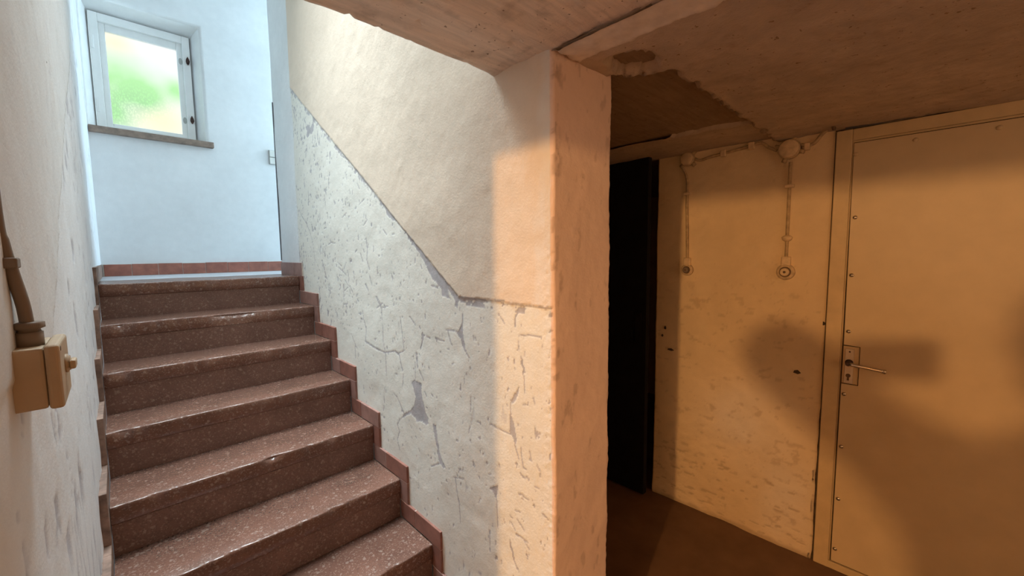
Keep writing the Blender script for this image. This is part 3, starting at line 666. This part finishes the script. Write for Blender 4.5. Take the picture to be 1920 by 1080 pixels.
sl=structure(box('windowsill',(-.934,1.132,2.388),(-.242,1.30,2.431),M['sill'],None,.004),'brown stone sill under the landing window'); sl.name='trim_1'
structure(box('wall_landing_front',(.281,.30,1.2),(2.3,.404,3.95),M['white']))
structure(box('wall_landing_right',(2.25,.30,1.2),(2.4,1.3,3.95),M['white']))
bm=bmesh.new(); add_box(bm,(-1.14,-2.05,3.90),(-.86,1.5,4.0)); add_box(bm,(-.08,-2.05,3.90),(2.4,1.5,4.0)); add_box(bm,(-.86,-2.05,3.90),(-.08,-1.46,4.0)); add_box(bm,(-.86,.02,3.90),(-.08,1.5,4.0)); structure(link('ceiling_landing',bm_mesh('ceiling_landing',bm),M['white']))  # opening over the stairs made up to let the added fill through
ls=empty('light_switch',(.19,1.17,2.383))
pl=box('switch_frame',(.146,1.160,2.322),(.232,1.171,2.444),M['switch_edge'],None,.003); 
r1=box('rocker',(.150,1.152,2.386),(.228,1.161,2.440),M['switch_white'],None,.003); r2=box('rocker',(.150,1.152,2.326),(.228,1.161,2.380),M['switch_white'],None,.003)
adopt(ls,pl,r1,r2); tag(ls,'ivory double light switch on the white landing wall behind the wall edge','light switch')
# ------------------------------------------------------------------ ceilings
def soffit():
    ys=np.concatenate([np.arange(-4.9,-2.9,.10),np.arange(-2.9,-1.93,.012),[-1.924,-1.919]]); xs=np.concatenate([np.arange(-1.0,-.1,.012),np.arange(-.1,.02,.006),[.02]])
    Yg,Xg=np.meshgrid(ys,xs,indexing='ij')
    Zg=2.069+(fbm(Xg*2,Yg*9,201,4)-.5)*.016+(fbm(Xg*14,Yg*50,203,3)-.5)*.004
    pit=fbm(Xg*38,Yg*38,207,3); Zg=Zg+smooth(.74,.80,pit)*.006
    crumb=np.exp(-((Xg+.0)/.02)**2)*(Yg<YE)*(fbm(Xg*60,Yg*60,205,3)-.4)*.014
    Zg=Zg-np.maximum(crumb,0); P=np.stack([Xg,Yg,Zg],-1)
    rg=(fbm(xs*9,xs*0+2,208,4)-.5)*.020
    P[-1,:,1]+=rg+.002; P[-2,:,1]+=rg*.8
    e=P[-1].copy(); e[:,2]+=.012; e[:,1]+=.006; t=e.copy(); t[:,2]=2.30; t[:,1]=-1.90
    P=np.concatenate([P,e[None],t[None]])
    me=grid_mesh('ceiling_stairs',P,flip=False); return link('ceiling_stairs',me,M['soffit'],None,True)
structure(soffit(),'brown board-marked concrete slab over the foot of the stairs')
structure(box('wall_stairwell_front',(-1.1,-2.05,2.12),(.281,-1.905,4.0),M['white']))
cl=structure(box('ceiling',(.05,-4.9,2.096),(3.3,.45,2.25),M['raw']),'dark rough concrete ceiling of the cellar corridor')
def layer(name,x0,x1,y0,y1,z,mat,edge,seed,th=.045,res=.012,na=.055):
    """plaster layer with ragged edges; edge(x,y) -> signed distance inside"""
    xs=np.arange(x0,x1+res/2,res); ys=np.arange(y0,y1+res/2,res); X,Y=np.meshgrid(xs,ys,indexing='ij')
    d=edge(X,Y)+(fbm(X*26,Y*26,seed,4)-.5)*na
    Zl=z+(fbm(X*4,Y*4,seed+2,4)-.5)*.014+(fbm(X*35,Y*35,seed+3,3)-.5)*.004+(1-smooth(-.012,.014,d+(fbm(X*70,Y*70,seed+6,3)-.5)*.02))*th-np.exp(-((d-.014)/.012)**2)*.006*fbm(X*60,Y*60,seed+4,3)
    return link(name,grid_mesh(name,np.stack([X,Y,Zl],-1),flip=True),mat,None,True)
def e1(X,Y):
    d=-2.300-Y
    left=np.where(X<.36,-(Y+2.155)+(X-.28)*-1.6,-9)          # plaster still hangs on beside the pillar head
    d=np.maximum(d,np.minimum(left,.36-X))
    hole=np.hypot((X-.235)/1.0,(Y+2.245)/.62)-.085
    return np.minimum(d,hole)
pl=layer('plaster_layer',.0,1.53,-3.30,-2.10,2.066,M['ceiling'],e1,301); adopt(cl,pl); tag(pl,'plaster coat of the corridor ceiling, broken off along its far edge')
adopt(cl,box('plaster_layer',(.0,-4.9,2.066),(1.53,-3.29,2.11),M['ceiling']))
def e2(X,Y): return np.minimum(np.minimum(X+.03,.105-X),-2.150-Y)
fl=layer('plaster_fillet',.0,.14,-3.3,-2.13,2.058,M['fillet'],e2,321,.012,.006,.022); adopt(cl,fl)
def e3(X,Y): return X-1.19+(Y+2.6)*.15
sp_=layer('bounce_strip',1.10,1.53,-2.60,-1.2,2.084,M['ceiling'],e3,331,.022,.014); adopt(cl,sp_)  # lighter strip along the wall stands in for bounced light
# ------------------------------------------------------------------ floor, cellar walls
structure(box('floor',(-4.4,-5.0,-.15),(3.3,.45,0),M['floor']),'dark brown cellar floor')
D=1.518
def right_wall():
    ys=np.concatenate([np.arange(-1.700,-2.534,-.006),[-2.5375]]); zs=np.concatenate([np.arange(-.01,.12,.006),np.arange(.12,2.16,.009)])
    Y,Z=np.meshgrid(ys,zs,indexing='ij'); nz=len(zs)
    R=smooth(.66,.74,fbm(Y*22,Z*40,401,5))*.4*smooth(.2,-.1,np.abs(Z-.55)-.75)
    R=np.maximum(R,smooth(.67,.74,fbm(Y*18,Z*60,403,5))*.7*smooth(.45,.3,Z))
    R=np.maximum(R,(1-smooth(.001,.004,np.abs(fbm(Y*5,Z*12,405,4)-.5)))*.3*smooth(.5,.6,fbm(Y*3,Z*3,406,2)))
    R=np.maximum(R,smooth(.03,.005,Z+(fbm(Y*20,Z*20,407,3)-.5)*.03)*.8)
    pale=np.exp(-((Y+2.20)/.20)**2-((Z-.62)/.22)**2)+.7*np.exp(-((Y+2.42)/.12)**2-((Z-.25)/.3)**2)
    d=(fbm(Y*3,Z*3,411,4)-.5)*.024+(fbm(Y*16,Z*22,412,4)-.5)*.008-R*.004+smooth(.14,.0,Z)*.012*fbm(Y*8,Z*8,414,2)
    jag=(fbm(zs*14,zs*0,415,4)-.5)*.010*smooth(1.4,.4,zs)+.006*smooth(1.0,.3,zs)
    Y=Y.copy(); Y[-1]+=jag; Y[-2]+=jag
    F=np.stack([D-d,Y,Z],-1); c=np.zeros(F.shape); c[...,0]=R; c[...,2]=np.clip(pale*1.0*(.6+.8*fbm(Y*9,Z*9,416,3)),0,1)
    def row(x,y): return np.stack([np.full(nz,x),np.full(nz,y),zs],-1)[None]
    P=np.concatenate([F,row(D+.03,-2.536),row(D+.2,-2.536),row(D+.2,-1.700)]); cc=np.concatenate([c,np.zeros((3,nz,3))])
    return link('wall_right',grid_mesh('wall_right',P,cc,closed=True,flip=False),M['cellar'],None,True)
wr=structure(right_wall(),'cream plastered cellar wall with two old fittings, left of the steel door')
structure(box('wall_right_rear',(D,-5.0,0),(D+.2,-3.52,2.12),M['room']))
structure(box('wall_front',(-1.14,-5.1,0),(D+.2,-4.9,2.4),M['room']))
structure(box('wall_corridor_end',(.281,.15,0),(3.3,.40,2.2),M['room']))
structure(box('wall_side_room',(3.2,-1.9,0),(3.3,.45,2.2),M['room'])); structure(box('wall_side_room_front',(D+.18,-1.9,0),(3.3,-1.70,2.2),M['room']))
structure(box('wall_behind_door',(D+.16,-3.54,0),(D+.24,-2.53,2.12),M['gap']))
# lamp room on the left
structure(box('wall_lamp_room',(-4.4,-4.6,0),(-4.25,-1.3,2.4),M['room'])); structure(box('wall_lamp_room_back',(-4.4,-1.45,0),(-1.13,-1.3,2.4),M['room'])); structure(box('wall_lamp_room_front',(-4.4,-4.7,0),(-1.13,-4.55,2.4),M['room'])); structure(box('ceiling_lamp_room',(-4.4,-4.7,2.3),(-.966,-1.3,2.45),M['room']))
structure(box('ceiling_stairs_rear',(-1.14,-5.0,2.10),(.05,-2.0,2.2),M['room']))
for y,z,w,h,nm in ((-2.438,.932,.030,.018,'wall_hole'),(-1.800,.940,.040,.014,'wall_hole'),(-1.762,1.070,.012,.020,'wall_hole'),(-1.745,1.02,.010,.016,'wall_hole')):
    poly=[(y-w*.5,z-h*.2),(y-w*.15,z-h*.55),(y+w*.5,z-h*.3),(y+w*.4,z+h*.25),(y-w*.05,z+h*.5)]
    o=prism(nm,poly,0,D-.009,D+.01,M['gap']); adopt(wr,o)
# ------------------------------------------------------------------ dark door leaf in the corridor
dk=structure(empty('door_2',(1.43,-1.69,0)),'steel door leaf, coloured black for the pillar shade, standing open at the corridor end')
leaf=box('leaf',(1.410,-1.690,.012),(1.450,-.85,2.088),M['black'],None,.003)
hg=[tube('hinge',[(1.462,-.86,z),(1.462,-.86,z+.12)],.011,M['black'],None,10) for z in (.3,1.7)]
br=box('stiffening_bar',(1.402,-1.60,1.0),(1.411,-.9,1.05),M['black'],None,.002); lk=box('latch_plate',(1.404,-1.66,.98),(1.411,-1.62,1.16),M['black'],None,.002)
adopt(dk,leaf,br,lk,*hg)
# ------------------------------------------------------------------ steel door
dr=structure(empty('door_1',(D,-3.02,0)),'cream painted steel cellar door with bolted sheet and lever handle')
bm=bmesh.new()
jz=[0,.12,.3,.45,.6,.8,1.0,1.3,1.7,2.06]
gp=prism('joint',[(-2.546,z) for z in jz]+[(-2.528,z) for z in jz[::-1]],0,D+.004,D+.02,M['gap']); 
fr=box('door_frame',(D-.012,-2.600,.0),(D+.05,-2.5425,2.062),M['door_frame'],None,.003)
f2=box('door_frame',(D-.012,-3.50,.0),(D+.05,-3.445,2.062),M['door_frame'],None,.003); f3=box('door_frame',(D-.010,-3.445,2.012),(D+.05,-2.600,2.062),M['door_frame'],None,.003)
lf=box('door_leaf',(D+.004,-3.445,.012),(D+.045,-2.600,2.012),M['door_frame'])
sheet=prism('steel_sheet',[(-2.610,.040),(-2.610,.913),(-2.671,.913),(-2.671,1.094),(-2.611,1.096),(-2.606,2.000),(-3.44,2.000),(-3.44,.040)],0,D-.006,D+.004,M['door_steel'],None,.001)
# shadow joint around the sheet
jt=prism('sheet_joint',[(-2.6045,.034),(-2.6045,2.004),(-3.443,2.004),(-3.443,.034)],0,D+.0015,D+.0045,M['gap'])
lp2=box('lock_bed',(D-.002,-2.667,.917),(D+.004,-2.6105,1.090),M['door_frame'])
adopt(dr,gp,fr,f2,f3,lf,sheet,jt,lp2)
th=box('threshold',(D-.010,-3.445,0.0),(D+.045,-2.575,.034),M['door_frame'],None,.002); adopt(dr,th)
for y,z in [(-2.614,1.950),(-2.624,1.674),(-2.624,1.416),(-2.625,1.159),(-2.622,.865),(-2.624,.613),(-2.624,.356),(-2.623,.104),(-2.80,1.975),(-3.02,1.975),(-3.24,1.975),(-2.86,.062),(-3.1,.062)]:
    adopt(dr,lathe('bolt',(D-.005,y,z),(-1,0,0),[(0,.009),(.002,.009),(.0045,.0075),(.0065,.004),(.007,.001)],M['bolt'] if z<1.9 else M['door_steel'],None,14))
lp=box('lock_plate',(D-.0065,-2.650,.918),(D-.002,-2.618,1.079),M['lock_plate'],None,.0015); adopt(dr,lp)
rs=lathe('handle_rose',(D-.006,-2.634,1.016),(-1,0,0),[(0,.015),(.004,.015),(.006,.012),(.020,.010),(.038,.010),(.046,.008)],M['brass_dark'],None,20); adopt(dr,rs)
hd=tube('lever_handle',[(D-.045,-2.634,1.016),(D-.047,-2.648,1.016),(D-.047,-2.70,1.012),(D-.047,-2.745,1.008),(D-.046,-2.752,1.006)],[.007,.008,.0075,.008,.0095],M['chrome'],None,14); adopt(dr,hd)
hc=lathe('lever_knob',(D-.046,-2.750,1.0065),(0,-1,-.04),[(0,.0085),(.004,.0105),(.009,.0105),(.012,.008)],M['chrome'],None,16); hc.parent=hd; hc.matrix_parent_inverse=hd.matrix_world.inverted()
ky=lathe('key_cylinder',(D-.006,-2.633,.955),(-1,0,0),[(0,.009),(.005,.0085),(.006,.007)],M['socket_dark'],None,16); ks=box('key_slot',(D-.0085,-2.637,.932),(D-.006,-2.629,.955),M['socket_dark'],None,.001); adopt(dr,ky,ks)
adopt(dr,lathe('plate_screw',(D-.0062,-2.634,1.066),(-1,0,0),[(0,.004),(.0015,.003)],M['brass_dark'],None,10))
sc=lathe('pipe_stub',(D-.07,-2.535,2.080),(0,-1,0),[(0,.022),(.010,.022),(.012,.014),(.002,.013)],M['socket_dark'],None,18); sc.name='trim_2'; structure(sc)
structure(tube('trim_3',[(D-.02,-2.575,2.072),(D-.02,-2.9,2.080),(D-.02,-3.6,2.082)],.012,M['bead'],None,10),'thin dark pipe under the ceiling above the steel door')
# ------------------------------------------------------------------ old surface fittings on the cellar wall
def arc_pts(pts,n=6):
    P=[Vector(p) for p in pts]; out=[]
    for i in range(len(P)-1):
        p0=P[max(i-1,0)];p1=P[i];p2=P[i+1];p3=P[min(i+2,len(P)-1)]
        for k in range(n):
            t=k/n; out.append(.5*((2*p1)+(-p0+p2)*t+(2*p0-5*p1+4*p2-p3)*t*t+(-p0+3*p1-3*p2+p3)*t**3))
    out.append(P[-1]); return out
xc=D-.012
PF=M['painted_fitting']
def fitting(y,z,r,cable,collar_z,cap,label,clips):
    root=empty('wall_button',(D,y,z))
    base=lathe('base',(D+.002,y,z),(-1,0,0),[(0,r),(.018,r*.98),(.024,r*.9),(.025,r*.62)],M['fitting_rim'],None,28)
    rec=lathe('recess',(D-.0225,y,z),(-1,0,0),[(0,r*.64),(.004,r*.60)],M['socket_dark'],None,24)
    kn=lathe('button',(D-.024,y,z),(-1,0,0),[(0,r*.50),(.014,r*.48),(.017,r*.40),(.015,r*.16)],PF if cap else M['conduit'],None,20)
    pin=lathe('button_tip',(D-.038,y,z),(-1,0,0),[(0,r*.17),(.003,r*.12)],M['socket_dark'],None,12)
    neck=box('cable_entry',(D-.022,y-.020,z+r*.72),(D+.002,y+.020,z+r+.036),PF,None,.006,3)
    adopt(root,base,rec,kn,neck); pin.parent=kn; pin.matrix_parent_inverse=kn.matrix_world.inverted()
    cb=tube('cable',arc_pts([(xc,y,z+r+.03)]+cable),.0075,M['cable'],None,10); adopt(root,cb)
    if collar_z: adopt(root,lathe('collar',(xc,y,collar_z),(0,0,1),[(0,.011),(.008,.020),(.020,.024),(.026,.018),(.030,.010)],PF,None,18))
    for cy,cz in clips: adopt(root,box('cable_clip',(D-.024,cy-.020,cz-.008),(D+.002,cy+.020,cz+.008),PF,None,.004))
    tag(root,label,'wall button','round buttons on the cellar wall'); return root
fitting(-1.888,1.425,.034,[(xc,-1.884,1.62),(xc,-1.878,1.80),(xc,-1.878,1.92),(xc,-1.862,1.985),(xc,-1.835,2.025)],None,False,'left round painted wall button on a thin cable, near the dark opening','').name='wall_button'
fitting(-2.372,1.425,.040,[(xc,-2.372,1.62),(xc,-2.372,1.83),(xc,-2.372,1.90),(xc,-2.372,1.955)],1.575,True,'right round cream painted wall button with pale centre, midway to the steel door',[(-2.372,1.842)])
for o in list(bpy.data.objects):
    if o.name=='wall_button': adopt(o,box('cable_clip',(D-.024,-1.90,1.852),(D+.002,-1.858,1.868),PF,None,.004))
def junction(y,z,r,label):
    root=empty('junction_box',(D,y,z))
    b=lathe('box_body',(D+.002,y,z),(-1,0,0),[(0,r),(.026,r),(.030,r*.95)],M['fitting_rim'],None,24)
    l=lathe('lid',(D-.027,y,z),(-1,0,0),[(0,r*.93),(.008,r*.90),(.011,r*.8),(.012,r*.2)],PF,None,24)
    adopt(root,b,l)
    for a in range(4):
        t=math.radians(45+90*a) if r<.045 else math.radians(20+90*a)
        d=Vector((0,math.cos(t),math.sin(t))); adopt(root,tube('cable_inlet',[Vector((xc,y,z))+d*r*.9,Vector((xc,y,z))+d*(r+.018)],.011,M['cable'],None,10))
    tag(root,label,'junction box','junction boxes under the cellar ceiling'); return root
junction(-1.878,2.052,.038,'small round junction box under the ceiling above the left wall button')
junction(-2.365,2.018,.046,'larger round junction box under the ceiling above the right wall button')
cables=empty('ceiling_cable',(D,-2.1,2.05))
c1=tube('cable',arc_pts([(xc,-1.918,2.050),(xc,-1.945,2.036),(xc,-2.0,2.045),(xc,-2.07,2.052),(xc,-2.16,2.062),(xc,-2.24,2.072),(xc,-2.275,2.045),(xc,-2.312,2.022)]),.0075,M['cable'],None,10)
adopt(cables,c1)
for cy,cz in ((-2.066,2.052),(-2.20,2.066)): adopt(cables,box('cable_clip',(D-.026,cy-.014,cz-.018),(D+.002,cy+.014,cz+.018),PF,None,.005))
tag(cables,'thin cream painted cable clipped along the wall top between the two junction boxes','cable')
cab2=empty('looped_cable',(D,-2.45,2.05)); c2=tube('cable',arc_pts([(xc,-2.412,2.030),(xc,-2.44,2.022),(xc,-2.465,2.030),(xc,-2.49,2.062),(xc-.01,-2.525,2.090)]),.0075,M['cable'],None,10); adopt(cab2,c2,box('cable_clip',(D-.026,-2.447,2.000),(D+.002,-2.425,2.034),PF,None,.005))
tag(cab2,'short sagging painted cable from the larger junction box towards the door corner','cable')
# ------------------------------------------------------------------ switch box on the left wall
sb=empty('switch_box',(-.962,-2.06,1.38)); BB=M['box_beige']
body=box('box_body',(-.966,-2.094,1.342),(-.934,-1.99,1.420),BB,None,.003)
cover=box('cover',(-.9335,-2.096,1.340),(-.920,-1.988,1.4225),BB,None,.004,3)
knob=lathe('rotary_knob',(-.9205,-2.042,1.388),(1,0,0),[(0,.013),(.003,.0125),(.004,.010),(.0055,.010)],BB,None,20); grip=box('knob_grip',(-.9155,-2.055,1.381),(-.9095,-2.029,1.393),BB,None,.002)
gl1=lathe('cable_gland',(-.947,-2.06,1.4195),(0,0,1),[(0,.0125),(.018,.0125),(.0185,.011)],M['conduit'],None,20); gl2=lathe('gland_nut',(-.947,-2.06,1.438),(0,0,1),[(0,.011),(.003,.010),(.005,.0145),(.012,.0145),(.013,.009)],M['conduit'],None,8)
cond=tube('conduit',arc_pts([(-.948,-2.06,1.449),(-.9495,-2.062,1.475),(-.954,-2.066,1.51),(-.959,-2.070,1.55),(-.962,-2.074,1.62),(-.962,-2.074,2.05)]),.0065,M['conduit'],None,12)
clip=box('conduit_clip',(-.966,-2.082,1.520),(-.9475,-2.057,1.533),M['conduit'],None,.002)
adopt(sb,body,cover,knob,gl1,gl2,cond,clip); grip.parent=knob; grip.matrix_parent_inverse=knob.matrix_world.inverted()
scw=lathe('cover_screw',(-.9203,-2.085,1.416),(1,0,0),[(0,.0035),(.001,.003)],M['conduit'],None,10); adopt(sb,scw)
tag(sb,'beige rotary switch box with conduit on the left wall beside the stairs','switch')
# ------------------------------------------------------------------ the photographer (stands behind the camera, casts the shadow on the door)
per=empty('person',(-1.22,-3.02,0)); tag(per,'person in dark jacket holding up a phone in the cellar doorway','person')
def skin(name,joints,edges,root,m,sub=2):
    me=bpy.data.meshes.new(name); me.from_pydata([j[0] for j in joints],edges,[]); o=bpy.data.objects.new(name,me); C.objects.link(o)
    o.modifiers.new('skin','SKIN').use_smooth_shade=True; s=o.modifiers.new('sub','SUBSURF'); s.levels=sub; s.render_levels=sub
    for v,j in zip(me.skin_vertices[0].data,joints):
        r=j[1]; v.radius=(r,r) if not isinstance(r,tuple) else r; 
    me.skin_vertices[0].data[root].use_root=True
    me.materials.append(m); return o
J=[((-1.24,-3.04,.93),(.15,.12)),((-1.24,-3.03,1.14),(.16,.12)),((-1.24,-3.01,1.37),(.17,.12)),((-1.23,-3.01,1.48),(.10,.08)),((-1.20,-3.01,1.53),.055),
 ((-1.33,-2.86,1.45),.068),((-1.25,-2.665,1.575),.064),((-1.12,-2.69,1.55),.058),((-1.05,-2.725,1.525),.048),
 ((-1.06,-3.16,1.45),.062),((-1.0,-3.24,1.12),.048),((-.93,-3.16,.93),.040),((-.90,-3.09,.84),.030),
 ((-1.28,-2.95,.86),.095),((-1.25,-2.93,.50),.065),((-1.27,-2.96,.10),.045),((-1.20,-2.88,.04),.042),
 ((-1.15,-3.11,.86),.095),((-1.13,-3.10,.50),.065),((-1.15,-3.13,.10),.045),((-1.07,-3.06,.04),.042)]
E=[(0,1),(1,2),(2,3),(3,4),(2,5),(5,6),(6,7),(7,8),(2,9),(9,10),(10,11),(11,12),(0,13),(13,14),(14,15),(15,16),(0,17),(17,18),(18,19),(19,20)]
body=skin('body',J,E,0,M['cloth'])
hj=[((-1.20,-3.01,1.51),.055),((-1.18,-3.01,1.58),.066),((-1.16,-3.01,1.63),.088),((-1.165,-3.015,1.68),.072),((-1.098,-2.95,1.605),.018)]
head=skin('head',hj,[(0,1),(1,2),(2,3),(2,4)],0,M['skin'])
hair=skin('hair',[((-1.205,-3.02,1.61),.084),((-1.18,-3.015,1.67),.090),((-1.145,-2.985,1.695),.054)],[(0,1),(1,2)],0,M['hair'])
def hand(name,w,dirs,pal):
    w=Vector(w); js=[(tuple(w),.030),(tuple(w+Vector(pal)*.075),(.054,.036))]; ed=[(0,1)]
    for k,(d1,d2,l) in enumerate(dirs):
        b=len(js); base=w+Vector(pal)*.055+Vector(d1)*.02
        p1=w+Vector(pal)*.085+Vector(d1)*.045*l; p2=p1+Vector(d2)*.035*l
        js+=[(tuple(p1),.011),(tuple(p2),.0095)]; ed+=[(1,b),(b,b+1)]
    return skin(name,js,ed,0,M['skin'])
h1=hand('hand',(-1.085,-2.725,1.522),[((.2,-.2,.75),(.55,-.75,-.1),1),((.5,-.2,.45),(.5,-.75,0),1.1),((.65,-.2,.1),(.4,-.8,.1),1.),((.6,-.2,-.4),(.4,-.8,.1),.85),((-.35,-.4,.55),(.3,-.9,-.2),.95)],(.70,-.60,.03))
h2=hand('hand',(-.90,-3.07,.84),[((.1,.1,-.9),(.1,.1,-.6),1),((.05,.05,-.95),(.1,.1,-.6),1.1),((0,0,-1),(.1,.1,-.6),1),((-.08,-.05,-.95),(.1,.1,-.6),.85),((.5,.3,-.5),(.3,.2,-.6),.8)],(.1,.2,-.95))
adopt(per,body,head,hair,h1,h2)
# phone, lens at the camera
ph=bmesh.new(); add_box(ph,(-.165,-.048,-.0085),(.014,.028,0),.006,3)
pm=bm_mesh('smartphone',ph); po=link('smartphone',pm,M['phone'])
po.matrix_world=Matrix(((cr.x,cu.x,-cf.x,0),(cr.y,cu.y,-cf.y,0),(cr.z,cu.z,-cf.z,0),(0,0,0,1))).copy(); po.location=CAMLOC-cf*.004+cf*0
M4=po.matrix_world.copy(); po.matrix_world=Matrix.Translation(CAMLOC-cf*.006)@Matrix(((cr.x,cu.x,cf.x,0),(cr.y,cu.y,cf.y,0),(cr.z,cu.z,cf.z,0),(0,0,0,1)))
tag(po,'black phone held sideways in the photographer\'s left hand','phone')
